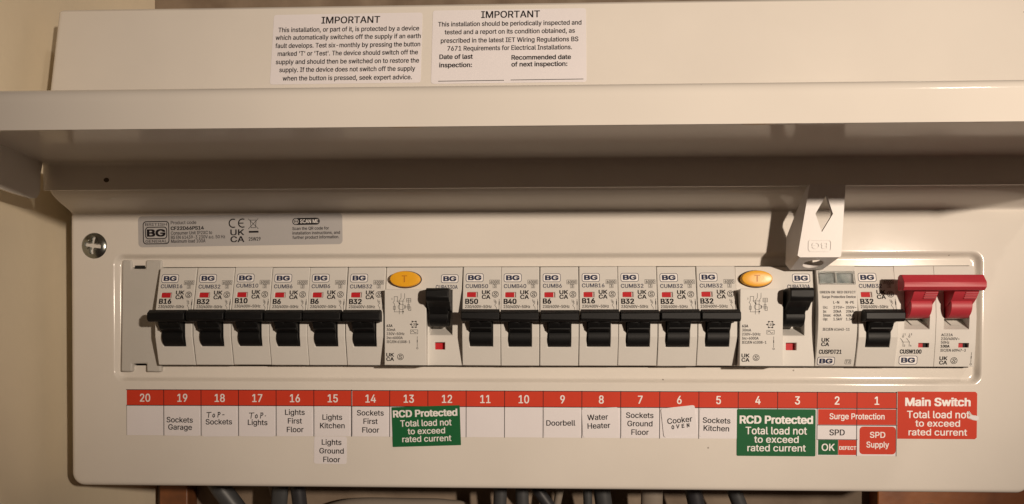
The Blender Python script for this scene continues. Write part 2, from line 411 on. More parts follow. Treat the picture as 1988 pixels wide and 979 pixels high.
# padlock tab hanging from the lid's hinge edge
def fill_loops(mb, loops):
    """flat face with holes: loops of 3-D points"""
    bm = bmesh.new(); es = []
    for lp in loops:
        vs = [bm.verts.new(p) for p in lp]
        es += [bm.edges.new((vs[i], vs[(i + 1) % len(vs)])) for i in range(len(vs))]
    bmesh.ops.triangle_fill(bm, use_beauty=True, use_dissolve=False, edges=es)
    bm.verts.index_update()
    mb.add([tuple(v.co) for v in bm.verts], [tuple(v.index for v in f.verts) for f in bm.faces]); bm.free()
def slab(mb, loops, off):
    off = Vector(off); fill_loops(mb, loops); fill_loops(mb, [[Vector(p) + off for p in lp] for lp in loops])
    for lp in loops:
        n = len(lp)
        for i in range(n):
            a, b = Vector(lp[i]), Vector(lp[(i + 1) % n]); mb.add([a, b, b + off, a + off], [(0, 1, 2, 3)])
m = MB()
yf = lambda z: -19.6 + (88.6 - z) * 0.045
F = [(130.6, 88.8), (145.6, 88.8), (144.6, 58.6), (143.9, 58.0), (127.2, 58.0), (126.2, 58.8)]
dia = [(137.8, 84.4), (133.3, 76.4), (136.2, 68.6), (140.7, 76.3)]
slab(m, [[(x, yf(z), z) for x, z in F], [(x, yf(z), z) for x, z in dia]], (0, 1.8, 0))
yb_ = -5.0                                                       # two cheeks and the sloped foot with its padlock hole
left_f = [(130.6, yf(88.8), 88.8), (126.2, yf(58.8), 58.8), (127.2, yf(58), 58.0)]
left_b = [(131.6, -13.0, 90.0), (125.6, yb_, 69.0), (125.2, yb_, 57.0), (127.2, yb_, 54.4)]
m.add([left_f[0], left_f[1], left_f[2], left_b[3], left_b[2], left_b[1], left_b[0]], [(0, 1, 5, 6), (1, 2, 3, 4), (1, 4, 5)])
i_ = [Vector(p) + Vector((1.5, 0.3, 0.5)) for p in (left_f[0], left_f[1], left_b[2], left_b[1], left_b[0])]
m.add(i_, [(0, 1, 2, 3, 4)])
m.add([left_b[0], left_b[1], left_b[2], i_[2], i_[3], i_[4]], [(0, 1, 4, 5), (1, 2, 3, 4)])
right_b = [(145.2, -13.0, 90.0), (144.2, yb_ - 3, 69.0), (143.4, yb_, 57.0), (141.4, yb_, 54.4)]
m.add([(145.6, yf(88.8), 88.8), (144.6, yf(58.6), 58.6), (143.9, yf(58), 58), right_b[3], right_b[2], right_b[1], right_b[0]], [(0, 1, 5, 6), (1, 2, 3, 4), (1, 4, 5)])
i_ = [Vector(p) + Vector((-1.5, 0.3, 0.5)) for p in ((145.6, yf(88.8), 88.8), (144.6, yf(58.6), 58.6), right_b[2], right_b[1], right_b[0])]
m.add(i_, [(0, 1, 2, 3, 4)])
m.add([right_b[0], right_b[1], right_b[2], i_[2], i_[3], i_[4]], [(0, 1, 4, 5), (1, 2, 3, 4)])
foot = [(127.2, yf(58), 58.0), (143.9, yf(58), 58.0), (141.4, yb_, 54.4), (127.2, yb_, 54.4)]
fz = lambda y: 58.0 + (54.4 - 58.0) * (y - yf(58)) / (yb_ - yf(58))
hole = [(135.2 + 4.3 * math.cos(a), -11.2 + 4.1 * math.sin(a), fz(-11.2 + 4.1 * math.sin(a))) for a in [2 * math.pi * k / 20 for k in range(20)]]
slab(m, [foot, hole], (0, 0.4, 2.4))
m.box(131.5, 145.0, -17.5, -12.5, 87.6, 91.5)                     # the clip that grips the lid edge
sf = lambda z: yf(z)
for t, up in ((0.28, 1),):
    m.ring(rr(130.6, 140.4, 60.4, 65.4, 1.2), rr(131.0, 140.0, 60.8, 65.0, 0.9), sf, 0.25)
    m.ring(rr(130.6, 140.4, 60.4, 65.4, 1.2), rr(130.45, 140.55, 60.25, 65.55, 1.3), sf, 0.1)
    gl = MB(); text(gl, 'BG', 135.5, 61.6, 2.6, sf, 0.25, w=6.6, align='C', bold=0.02, deg=180, pivot=(135.5, 62.9))
    o_ = len(gl.v); m.add(gl.v, gl.f)
tab = obj('padlock_tab', m, tabplastic, lid, smooth=30, origin=UO)

# ================================================================== SWITCHGEAR
PITCH, X0 = 17.56, -159.6
def UKCA(mb, x, z, h, surf, t):                                   # the two-line mark, h = full height
    k = h * 0.45
    text(mb, 'UK', x, z + h - k, k, surf, t, w=h * 0.95, bold=0.03); text(mb, 'CA', x, z, k, surf, t, w=h * 0.95, bold=0.03)
def ringS(mb, cx, cz, r, surf, t):
    mb.ring(ell(cx, cz, r, r), ell(cx, cz, r * 0.84, r * 0.84), surf, t)
    text(mb, 'S', cx, cz - r * 0.58, r * 1.16, surf, t, w=r * 0.95, align='C', deg=-12, pivot=(cx, cz), bold=0.01)
def BG(white, dark_, x0, x1, z0, z1, surf, t=0.05):
    white.sheet(rr(x0, x1, z0, z1, (z1 - z0) * 0.24), surf, t)
    dark_.ring(rr(x0, x1, z0, z1, (z1 - z0) * 0.24), rr(x0 + .22, x1 - .22, z0 + .22, z1 - .22, (z1 - z0) * 0.2), surf, t + 0.03)
    h = (z1 - z0) * 0.52
    text(dark_, 'BG', (x0 + x1) / 2, (z0 + z1) / 2 - h / 2, h, surf, t + 0.03, w=(x1 - x0) * 0.70, align='C', bold=0.055)
def bars_io(mb, x, z0, z1, surf, t):
    mb.line([(x, z1), (x, z1 - 1.2)], 0.16, surf, t); mb.line([(x, z1 - 1.6), (x, z1 - 2.6)], 0.34, surf, t)
    mb.line([(x, z1 - 3.0), (x, z0 + 1.2)], 0.16, surf, t); mb.ring(ell(x, z0 + 0.5, 0.45, 0.45, 14), ell(x, z0 + 0.5, 0.28, 0.28, 14), surf, t)

mcb_prof = interp([(11.5, -4.0), (24.4, -7.3), (33.0, -7.4), (34.2, -7.35), (56.4, -2.0)])
mcb_plate = interp([(34.2, -7.35), (56.4, -2.0)])
MO = (8.65, 10, 11.5)                                              # local base point of a one-module device
def housing_mcb():
    def rec(x, z):
        if 3.4 < x < 13.9:
            if 19.8 < z < 22.4: return (0, 6.5)
            if 22.4 < z < 34.2: return (6.5, 6.5)
        if 1.9 < x < 6.7 and 42.3 < z < 44.6: return (0.8, 0.8)
        return (0, 0)
    return relief([0, 1.9, 3.4, 6.7, 13.9, 17.3], [11.5, 19.8, 22.4, 24.4, 33.0, 34.2, 42.3, 44.6, 55.8, 56.4], mcb_prof, rec, 45)
def handle_mcb():
    m = MB()
    m.prism([(-9.3, 31.0), (-9.3, 35.6), (-11.0, 36.3), (-12.6, 36.2), (-14.7, 34.6), (-14.9, 31.8), (-13.8, 30.8)], 0.25, 17.05)
    m.prism([(-2.5, 24.0), (-2.5, 33.5), (-9.5, 35.0), (-12.4, 33.0), (-11.7, 30.0), (-10.2, 27.6), (-8.2, 26.2)], 3.7, 13.6)
    for x0, x1 in ((4.2, 8.2), (8.9, 13.1)):
        m.prism([(-10.8, 28.6), (-12.3, 30.7), (-11.8, 30.9), (-10.3, 29.0)], x0, x1)
    m.prism([(-8.0, 26.6), (-10.9, 27.6), (-10.9, 28.5), (-8.0, 28.5)], 3.9, 13.4)
    m.drum(-3.6, 24.6, 5.0, 3.75, 13.55)
    return m
mesh_cache = {}
def shared(key, build, *a, **k):
    """first use builds the mesh object, later uses are copies that share its data"""
    def make(parent):
        if key not in mesh_cache:
            mesh_cache[key] = build(parent); return mesh_cache[key]
        c = mesh_cache[key].copy(); COL.objects.link(c); c.parent = parent
        return c
    return make
mk_housing = shared('mcb_housing', lambda p: obj('housing', housing_mcb(), plastic, p, bevel=0.28, origin=MO, crease=7))
mk_handle = shared('mcb_handle', lambda p: obj('handle', handle_mcb(), black, p, bevel=0.35, origin=MO))
def _flag(p):
    m = MB(); m.add([(1.95, mcb_plate(42.35) + .42, 42.35), (6.0, mcb_plate(42.35) + .42, 42.35), (6.0, mcb_plate(44.55) + .42, 44.55), (1.95, mcb_plate(44.55) + .42, 44.55),
                     (1.95, mcb_plate(42.35) + .75, 42.35), (6.0, mcb_plate(42.35) + .75, 42.35), (6.0, mcb_plate(44.55) + .75, 44.55), (1.95, mcb_plate(44.55) + .75, 44.55)],
                    [(0, 1, 2, 3), (0, 4, 5, 1), (1, 5, 6, 2), (2, 6, 7, 3), (3, 7, 4, 0)])
    return obj('indicator_flag', m, redflag, p, origin=MO)
mk_flag = shared('mcb_flag', _flag)
def _logo(p):
    w, d = MB(), MB(); BG(w, d, 1.25, 9.3, 49.3, 53.3, mcb_plate)
    a = printed('logo_panel', w, whiteink, p, MO); b = printed('logo_lettering', d, navy, a, None)
    return a
def mk_logo(p):
    w, d = MB(), MB(); BG(w, d, 1.25, 9.3, 49.3, 53.3, mcb_plate)
    a = printed('logo_panel', w, whiteink, p, MO); b = printed('logo_lettering', d, navy, a, MO)
def mcb(slot, code, rating, label, jig):
    x = X0 + PITCH * slot
    t = thing('circuit_breaker', label, 'circuit breaker', (x + MO[0] + 0.13, MO[1], MO[2]), 'circuit breakers in the row')
    mk_housing(t); h = mk_handle(t); mk_flag(t); mk_logo(t)
    h.location.z = random.uniform(-0.2, 0.2) * S; h.location.y = random.uniform(-0.3, 0.3) * S
    t.location.y += random.uniform(-0.3, 0.3) * S; t.location.z += random.uniform(-0.12, 0.12) * S; t.rotation_euler = (random.uniform(-.005, .005), random.uniform(-.004, .004), random.uniform(-.006, .006))
    i, n = MB(), MB(); P, q = mcb_plate, 0.05; j = jig
    text(n, code, 1.3, 46.5 + j, 1.75, P, q, squash=1.0, bold=0.012)
    i.ring([(12.0, 50.3), (16.7, 50.3), (16.7, 48.3), (12.0, 48.3)], [(12.14, 50.16), (16.56, 50.16), (16.56, 48.44), (12.14, 48.44)], P, q)
    text(i, '6000', 14.35, 48.65, 1.3, P, q, w=3.7, align='C')
    i.ring([(13.6, 48.25), (15.3, 48.25), (15.3, 46.5), (13.6, 46.5)], [(13.72, 48.13), (15.18, 48.13), (15.18, 46.62), (13.72, 46.62)], P, q)
    text(i, '3', 14.45, 46.8, 1.15, P, q, align='C')
    UKCA(i, 8.8, 41.5 + j * .5, 3.9, P, q); ringS(i, 14.75, 43.6, 1.5, P, q)
    text(i, rating, 1.4, 39.2 + j, 2.25, P, q, bold=0.035)
    text(i, '230/400V~50Hz', 1.3, 37.3 + j * .6, 1.3, P, q, w=11.9, bold=0.006)
    for pts, wd in (([(16.6, 41.4), (16.6, 36.6)], 0.18), ([(16.6, 40.2), (16.6, 39.0)], 0.42), ([(14.3, 41.2), (14.3, 40.4)], .16), ([(14.9, 41.0), (14.9, 39.7)], .16),
                    ([(14.4, 40.3), (15.4, 40.3)], .16), ([(14.4, 39.7), (15.4, 39.7), (14.6, 38.6), (15.4, 37.5), (15.4, 36.7)], .16)):
        i.line(pts, wd, P, q)
    printed('lettering', i, ink, t, MO); printed('model_lettering', n, navy, t, MO)
    return t

# ---- blank filler plate
BO = (-171.5, 6, 8.2)
t = thing('blank_filler', 'light grey notched blanking plate filling the empty first bay beside the switches', 'blank plate', BO)
m = MB()
yz = lambda z: 1.6 - 1.6 * (60.5 - z) / 52.3
out = [(-179.6, 8.2), (-174.4, 8.2), (-174.4, 12.0), (-167.4, 12.0), (-167.4, 8.2), (-160.6, 8.2), (-160.6, 60.5), (-168.4, 60.5), (-168.4, 56.4), (-175.0, 56.4), (-175.0, 60.5), (-179.6, 60.5)]
slab(m, [[(x, yz(z), z) for x, z in out]], (0, 5.0, 0))
obj('plate', m, blankplastic, t, bevel=0.7, origin=BO)
m = MB(); m.sheet([(-173.9, 56.9), (-169.0, 56.9), (-169.0, 58.0), (-173.9, 58.0)], lambda z: 2.5, 0.04)
obj('slot_shade_patch', m, dark, t, merge=False, origin=BO)  # flat dark sheet painted in place of the slot's shade

# ---- breakers
for k, (code, rt, what) in enumerate([('CUMB16', 'B16', 'above the Sockets Garage label'), ('CUMB32', 'B32', 'above the handwritten Top Sockets label'),
        ('CUMB10', 'B10', 'above the handwritten Top Lights label'), ('CUMB6', 'B6', 'above the Lights First Floor label'),
        ('CUMB6', 'B6', 'above the Lights Kitchen label'), ('CUMB32', 'B32', 'above the Sockets First Floor label')]):
    mcb(k, code, rt, 'black handled circuit breaker marked %s %s' % (rt, what), [0.25, 0, 0.3, 0.05, 0.15, 0][k])
for k, (code, rt, what) in enumerate([('CUMB50', 'B50', 'above the empty number 11 space'), ('CUMB40', 'B40', 'above the empty number 10 space'),
        ('CUMB6', 'B6', 'above the Doorbell label'), ('CUMB16', 'B16', 'above the Water Heater label'), ('CUMB32', 'B32', 'above the Sockets Ground Floor label'),
        ('CUMB32', 'B32', 'above the Cooker label'), ('CUMB32', 'B32', 'above the Sockets Kitchen label')]):
    mcb(8 + k, code, rt, 'black handled circuit breaker marked %s %s' % (rt, what), [0, .05, .2, .25, 0, 0.05, 0][k])
mcb(18, 'CUMB32', 'B32', 'black handled circuit breaker marked B32 between the surge protector and the red main switch', 0)

# ---- residual current devices
rcd_prof = interp([(11.5, -3.3), (46.0, -3.5), (56.4, -1.3)])
RO = (17.5, 10, 11.5)
def rcd(slot, label):
    x = X0 + PITCH * slot
    t = thing('residual_current_device', label, 'safety switch', (x + RO[0] + 0.06, RO[1], RO[2]), 'residual current devices in the row')
    def rec(a, z):
        if 0.5 < a < 19.3 and z < 45.6: return (-5.5, -5.5)
        if 20.0 < a < 30.4:
            if 25.2 < z < 28.8: return (0, 6.5)
            if 28.8 < z < 45.9: return (6.5, 6.5)
        if 22.4 < a < 27.1 and 18.7 < z < 22.0: return (3.2, 3.2)
        return (0, 0)
    m = relief([0, 0.5, 19.3, 20.0, 22.4, 27.1, 30.4, 35.0], [11.5, 18.7, 22.0, 25.2, 28.8, 45.6, 45.9, 55.8, 56.4], rcd_prof, rec, 45)
    obj('housing', m, plastic, t, bevel=0.3, origin=RO)
    m = MB()
    m.prism([(-3, 36), (-3, 45.2), (-9, 45.7), (-15.2, 45.4), (-16.4, 44.4), (-16.6, 41.2), (-15.4, 39.6), (-12.6, 38.9), (-11.2, 37.6), (-8.6, 36)], 20.15, 30.3)
    m.drum(-4.2, 33.6, 4.5, 20.5, 29.2)
    m.prism([(-4, 34), (-4, 38), (-11.4, 38.2), (-8.9, 34.4)], 20.7, 29.0)
    obj('handle', m, black, t, bevel=0.4, origin=RO)
    m = MB(); m.box(22.42, 27.08, -1.0, -0.3, 18.72, 21.98); obj('indicator_flag', m, redflag, t, origin=RO)
    m = MB(); cx, cz, n = 8.9, 50.6, 36                              # oval test button
    P = lambda z: rcd_prof(z)
    lv = [(1.0, 0.3), (1.0, -2.0), (0.975, -2.5), (0.93, -2.8), (0.8, -2.95), (0.4, -3.0), (0.02, -3.0)]
    for s_, y in lv: m.v += [(cx + 7.0 * s_ * math.cos(2 * math.pi * k / n), P(cz) + y, cz + 3.65 * s_ * math.sin(2 * math.pi * k / n)) for k in range(n)]
    m.f += [(a * n + k, a * n + (k + 1) % n, (a + 1) * n + (k + 1) % n, (a + 1) * n + k) for a in range(len(lv) - 1) for k in range(n)]
    b = obj('test_button', m, yellow, t, smooth=30, origin=RO)
    gl = MB(); text(gl, 'T', cx, cz - 1.5, 3.0, lambda z: P(cz) - 3.0, 0.12, align='C', bold=-0.005)
    obj('raised_letter', gl, amberdark, b, merge=False, origin=RO)
    gl = MB(); gl.ring(ell(cx, cz, 7.5, 4.1, 36), ell(cx, cz, 6.9, 3.6, 36), P, 0.04); printed('button_shade_ring', gl, greyink, t, RO)  # ends with a flat grey ring painting the shade round the button
    w, d = MB(), MB(); BG(w, d, 25.2, 33.1, 49.0, 53.0, P); a = printed('logo_panel', w, whiteink, t, RO); printed('logo_lettering', d, navy, a, RO)
    i, nv = MB(), MB(); q = 0.05
    text(nv, 'CUR6330A', 22.9, 46.25, 1.75, P, q, w=9.9, bold=0.01)
    B = lambda z: rcd_prof(z) - 5.5
    for s_, z, bo in (('63A', 28.6, .025), ('30mA', 26.8, 0), ('230V~50Hz', 25.0, 0), ('Inc=6000A', 23.2, 0), ('IEC/EN 61008-1', 21.4, 0)):
        text(i, s_, 1.5, z, 1.15, B, q, bold=bo, w={'63A': 2.6, '30mA': 3.9, '230V~50Hz': 8, 'Inc=6000A': 7.2, 'IEC/EN 61008-1': 10.6}[s_])
    UKCA(i, 1.4, 13.4, 3.5, B, q); ringS(i, 7.7, 15.2, 1.45, B, q)
    hx = ell(13.9, 29.8, 1.5, 1.5, 6); hi = ell(13.9, 29.8, 1.3, 1.3, 6); i.ring(hx, hi, B, q); text(i, '-25', 13.9, 29.3, 0.95, B, q, align='C', bold=.02)
    for a_, z_ in hx: i.line([(a_ - .15, z_), (a_ + .15, z_)], .5, B, q)
    i.ring([(12.2, 27.4), (15.6, 27.4), (15.6, 25.5), (12.2, 25.5)], [(12.36, 27.24), (15.44, 27.24), (15.44, 25.66), (12.36, 25.66)], B, q)
    i.line([(12.7 + .2 * k, 26.45 + .45 * math.sin(k * .55)) for k in range(12)], .2, B, q)
    bars_io(i, 15.3, 18.6, 24.4, B, q)
    for pts in ([(8.0, 43.6), (8.0, 41.6), (7.2, 40.4), (7.2, 34.4)], [(9.6, 43.6), (9.6, 41.6), (8.8, 40.4), (8.8, 34.4)], [(5.0, 42.2), (6.4, 42.2), (6.4, 40.0), (7.2, 39.2)],
                [(4.9, 42.2), (4.9, 40.2), (4.4, 39.6), (5.0, 38.9), (5.0, 35.4), (9.2, 35.4)], [(11.4, 41.4), (11.4, 36.0), (12.4, 36.0), (12.4, 37.6), (9.6, 37.6)],
                [(10.5, 40.6), (12.4, 40.6)], [(10.5, 41.4), (12.4, 41.4)], [(10.5, 39.8), (12.4, 39.8)], [(10.5, 41.4), (10.5, 39.8)], [(12.4, 41.4), (12.4, 39.8)], [(6.0, 40.2), (9.4, 40.2)],
                [(3.9, 41.6), (3.9, 40.8)], [(9.9, 38.4), (9.9, 36.9)]):
        i.line(pts, 0.16, B, q)
    for a_, b_, c_, d_ in ((4.5, 5.5, 36.4, 38.0), (10.9, 11.9, 36.6, 38.8)):
        i.ring([(a_, d_), (b_, d_), (b_, c_), (a_, c_)], [(a_ + .14, d_ - .14), (b_ - .14, d_ - .14), (b_ - .14, c_ + .14), (a_ + .14, c_ + .14)], B, q)
    i.ring(ell(8.2, 37.6, 1.6, 1.25), ell(8.2, 37.6, 1.44, 1.1), B, q); i.sheet(ell(7.3, 39.2, .35, .35, 12), B, q); i.sheet(ell(8.9, 35.5, .35, .35, 12), B, q)
    printed('lettering', i, ink, t, RO); printed('model_lettering', nv, navy, t, RO)
rcd(6, 'residual current device with oval amber test button above the tilted green RCD Protected sticker')
rcd(15, 'residual current device with oval amber test button beneath the hanging padlock tab')

# ---- surge protector
spd_prof = lambda z: -3.1 - 3.9 * (1 - ((z - 34) / 22.5) ** 2)
x = X0 + PITCH * 17
t = thing('surge_protector', 'slim switchless surge protection device with two small clear windows at its top', 'surge protector', (x + MO[0] + .13, MO[1], MO[2]))
zl = [11.5, 13.5, 16, 19, 22, 25, 28, 31, 34, 37, 40, 43, 46, 47.8, 48.4, 53.0, 53.6, 55.8, 56.4]
def rec(a, z):
    if 48.4 < z < 53.0 and (1.4 < a < 8.1 or 8.9 < a < 15.9): return (1.6, 1.6)
    return (0, 0)
obj('housing', relief([0, 1.4, 8.1, 8.9, 15.9, 17.3], zl, spd_prof, rec, 45), plastic, t, bevel=0.28, origin=MO)
for a, b in ((1.4, 8.1), (8.9, 15.9)):
    m = MB(); m.add([(a + .05, spd_prof(48.45) + 1.3, 48.45), (b - .05, spd_prof(48.45) + 1.3, 48.45), (b - .05, spd_prof(52.95) + 1.3, 52.95), (a + .05, spd_prof(52.95) + 1.3, 52.95)], [(0, 1, 2, 3)])
    obj('indicator_drum', m, flagdark, t, merge=False, origin=MO)
m = MB(); m.add([(1.0, spd_prof(47.8) - .05, 47.8), (16.6, spd_prof(47.8) - .05, 47.8), (16.6, spd_prof(54) - .05, 54), (1.0, spd_prof(54) - .05, 54),
                 (1.0, spd_prof(47.8) - .7, 47.9), (16.6, spd_prof(47.8) - .7, 47.9), (16.6, spd_prof(54) - .7, 53.9), (1.0, spd_prof(54) - .7, 53.9)],
                [(0, 3, 2, 1), (4, 5, 6, 7), (0, 1, 5, 4), (1, 2, 6, 5), (2, 3, 7, 6), (3, 0, 4, 7)])
obj('window', m, lens, t, origin=MO)
i, gr, nv = MB(), MB(), MB(); P, q = spd_prof, 0.06; dx = 138.8 - 1.0
text(gr, 'GREEN OK  RED DEFECT', 1.0, 43.8, 1.05, P, q, w=15.6); text(gr, 'Surge Protective Device', 1.8, 41.7, 1.1, P, q, w=14.7, bold=.01)
for s_, a, z, w in (('L-N', 6.7, 39.2, 2.5), ('N-PE', 12.1, 39.2, 3.6), ('Uc:', 2.2, 37.0, 2.0), ('275V~', 6.7, 37.0, 4.6), ('255V~', 12.2, 37.0, 4.4), ('In:', 2.2, 35.2, 1.4), ('20kA', 6.7, 35.2, 3.4),
                    ('20kA', 12.2, 35.2, 3.4), ('Imax:', 2.2, 33.5, 3.4), ('40kA', 6.7, 33.5, 3.4), ('40kA', 12.2, 33.5, 3.4), ('Up:', 2.2, 31.8, 2.0), ('1.5kV', 6.7, 31.8, 3.8), ('1.5kV', 12.2, 31.8, 3.8),
                    ('IEC/EN 61643-11', 2.2, 27.3, 11.7)):
    text(i, s_, a, z, 1.15, P, q, w=w, bold=.004)
UKCA(i, 2.0, 20.5, 3.5, P, q); text(i, 'CUSPDT21', 1.3, 17.1, 1.75, P, q, w=9.8, bold=0.025)
w, d = MB(), MB(); BG(w, d, 0.9, 8.6, 12.0, 15.7, P); a = printed('logo_panel', w, whiteink, t, MO); printed('logo_lettering', d, navy, a, MO)
i.ring(rr(13.1, 15.8, 12.5, 14.6, .4), rr(13.25, 15.65, 12.65, 14.45, .3), P, q); text(i, 'T2', 14.45, 13.0, 1.15, P, q, w=1.9, align='C', bold=.01)
printed('lettering', i, ink, t, MO); printed('status_lettering', gr, greyink, t, MO)

# ---- main switch
sw_prof = interp([(11.5, -2.8), (22, -4.0), (33, -4.6), (44, -4.0), (56.4, -1.6)])
x = X0 + PITCH * 19; SO = (17.5, 10, 11.5); sx = x + 0.05
t = thing('main_switch', 'double width main switch with a wide red bar handle above the Main Switch sticker', 'main switch', (sx + SO[0], SO[1], SO[2]))
slots = ((177.8 - sx, 188.8 - sx), (195.0 - sx, 206.0 - sx)); wins = ((184.2 - sx, 188.9 - sx), (201.7 - sx, 206.2 - sx))
def rec(a, z):
    for s0, s1 in slots:
        if s0 < a < s1:
            if 28.0 < z < 33.6: return (0, 7)
            if 33.6 < z < 46: return (7, 7)
    for s0, s1 in wins:
        if s0 < a < s1 and 20.0 < z < 22.0: return (2.4, 2.4)
    if 17.35 < a < 17.5: return (0.35, 0.35)
    return (0, 0)
gx = sorted([0, 35.0, 17.35, 17.5] + [v for p in slots + wins for v in p])
gx = [v for k, v in enumerate(gx) if k == 0 or v - gx[k - 1] > 0.02]
obj('housing', relief(gx, [11.5, 20.0, 22.0, 28.0, 33.0, 33.6, 44.0, 46, 55.8, 56.4], sw_prof, rec, 45), plastic, t, bevel=0.14, origin=SO)
m = MB()
m.prism([(-10.5, 44.6), (-10.5, 50.4), (-12.2, 51.2), (-14.0, 51.0), (-16.6, 47.6), (-16.6, 45.4), (-15.2, 44.2), (-12, 44.2)], 171.9 - sx, 206.6 - sx)
for s0, s1 in slots:
    c0, c1 = s0 + 0.4, s1 - 1.4
    m.prism([(-1, 36), (-1, 46.5), (-9, 47.5), (-13.0, 46.0), (-12.4, 43.8), (-10.6, 41.4), (-9.4, 40.2), (-7, 38.5)], c0 - 0.2, c1 + 1.2)
    for k in range(4): m.prism([(-10.2 - .55 * k, 41.3 + .75 * k), (-10.9 - .55 * k, 41.0 + .75 * k), (-10.9 - .55 * k, 41.6 + .75 * k)], (c0 + c1) / 2, c1 + 1.0)
    m.drum(-4.4, 38.0, 5.2, c0 + 0.1, c1)
obj('handle', m, redplastic, t, bevel=0.45, origin=SO)
for s0, s1 in slots:
    m = MB(); ym = lambda z: sw_prof(z) + 7 * (z - 28) / 5.6 - 0.25
    m.add([(s0 + 4.4, ym(30.0), 30.0), (s1 - 2.6, ym(30.0), 30.0), (s1 - 4.0, ym(33.2), 33.2), (s0 + 3.2, ym(33.2), 33.2)], [(0, 1, 2, 3)])
    m.add([(s0 + 4.4, ym(30.0) + .4, 30.0), (s1 - 2.6, ym(30.0) + .4, 30.0), (s1 - 2.6, ym(30.0), 30.0), (s0 + 4.4, ym(30.0), 30.0)], [(0, 1, 2, 3)])
    obj('slot_step', m, plastic, t, merge=False, origin=SO)
for s0, s1 in wins:
    m = MB(); m.box(s0 + .05, s0 + 2.6, sw_prof(21) + 1.5, sw_prof(21) + 2.2, 20.05, 21.95); obj('indicator_flag', m, redflag, t, origin=SO)
    m = MB(); m.box(s0 + 2.7, s1 - .05, sw_prof(21) + 1.7, sw_prof(21) + 2.25, 20.05, 21.95); obj('window_back', m, dark, t, origin=SO)
i = MB(); P, q = sw_prof, 0.05
for a in (177.2 - sx, 179.9 - sx):
    i.line([(a + .2, 26.1), (a + .2, 25.2)], .16, P, q); i.ring(ell(a + .2, 24.8, .42, .42, 14), ell(a + .2, 24.8, .26, .26, 14), P, q)
    i.line([(a - .9, 24.0), (a + .3, 22.4), (a + .3, 20.5)], .18, P, q)
i.line([(176.9 - sx, 22.4), (180.4 - sx, 22.4)], .14, P, q)
for s_, a, z in (('1', 178.0, 25.4), ('3', 180.7, 25.4), ('2', 177.9, 20.4), ('4', 180.6, 20.4)): text(i, s_, a - sx, z, .8, P, q)
text(i, 'CUSW100', 176.4 - sx, 17.3, 1.75, P, q, w=9.3, bold=.03)
for s_, z, w, bo in (('AC22A', 25.0, 5.0, 0), ('230/400V~', 23.3, 8.0, 0), ('50Hz', 21.7, 3.6, 0), ('100A', 20.0, 3.8, .035), ('IEC/EN 60947-3', 18.2, 11.0, 0)):
    text(i, s_, 194.0 - sx, z, 1.15, P, q, w=w, bold=bo)
UKCA(i, 193.9 - sx, 12.5, 3.5, P, q); ringS(i, 200.2 - sx, 14.2, 1.5, P, q); bars_io(i, 207.6 - sx, 12.1, 17.8, P, q)
printed('lettering', i, ink, t, SO)
w, d = MB(), MB(); BG(w, d, 176.1 - sx, 184.2 - sx, 12.4, 16.3, P); a = printed('logo_panel', w, whiteink, t, SO); printed('logo_lettering', d, navy, a, SO)

# ================================================================== STICKERS ON THE COVER
flat = lambda z: 0.0
def sticker(name, label, cat, pts, surf=flat, lift=0.12, mat=paper, group=None, back=None):
    cx = sum(p[0] for p in pts) / len(pts); cz = min(p[1] for p in pts); O = (cx, surf(cz), cz)
    t = thing(name, label, cat, O, group)
    m = MB(); m.plate(pts, surf, lift, back=(0.02 if back is None else back)); obj('backing', m, mat, t, merge=False, origin=O)
    return t, O

# two notices on the upper part of the cover
q = 0.17
t, O = sticker('notice_sticker', 'white notice headed IMPORTANT about six-monthly testing with the test button', 'sticker',
               rot(rr(-103.6, -36.6, 135.3, 168.6, 1.2), 0.15, -70, 151), base, back=-0.02)
i = MB()
text(i, 'IMPORTANT', -68.8, 164.0, 3.2, base, q, w=26.2, align='C', bold=.012)
for s_, x0, x1, z in (('This installation, or part of it, is protected by a device', -101.2, -38.0, 160.1), ('which automatically switches off the supply if an earth', -102.2, -37.2, 156.4),
        ('fault develops. Test six-monthly by pressing the button', -102.1, -37.3, 152.5), ("marked 'T' or 'Test'. The device should switch off the", -100.8, -38.2, 148.7),
        ('supply and should then be switched on to restore the', -101.4, -37.6, 144.8), ('supply. If the device does not switch off the supply', -99.6, -39.2, 141.0),
        ('when the button is pressed, seek expert advice.', -97.9, -40.5, 137.0)):
    text(i, s_, x0, z, 2.15, base, q, w=x1 - x0, bold=.004)
printed('lettering', i, ink, t, O)
t, O = sticker('notice_sticker', 'white notice headed IMPORTANT with two blank inspection date lines', 'sticker',
               rot(rr(-32.0, 36.0, 134.8, 169.6, 1.2), 0.1, 2, 151), base, back=-0.02)
i = MB()
text(i, 'IMPORTANT', 2.6, 165.6, 3.2, base, q, w=25.9, align='C', bold=.012)
for s_, x0, x1, z in (('This installation should be periodically inspected and', -29.5, 33.9, 161.8), ('tested and a report on its condition obtained, as', -26.5, 31.0, 158.0),
        ('prescribed in the latest IET Wiring Regulations BS', -28.1, 32.5, 153.95), ('7671 Requirements for Electrical Installations.', -25.1, 29.7, 150.2)):
    text(i, s_, x0, z, 2.15, base, q, w=x1 - x0, bold=.004)
for s_, x0, x1, z in (('Date of last', -28.5, -13.9, 146.3), ('inspection:', -28.5, -14.2, 142.4), ('Recommended date', 3.3, 29.2, 145.6), ('of next inspection:', 3.3, 27.6, 142.4)):
    text(i, s_, x0, z, 2.1, base, q, w=x1 - x0, bold=.022)
i.line([(-28.7, 135.9), (-0.1, 136.0)], .28, base, q); i.line([(3.1, 136.1), (34.5, 136.2)], .28, base, q)
printed('lettering', i, ink, t, O)

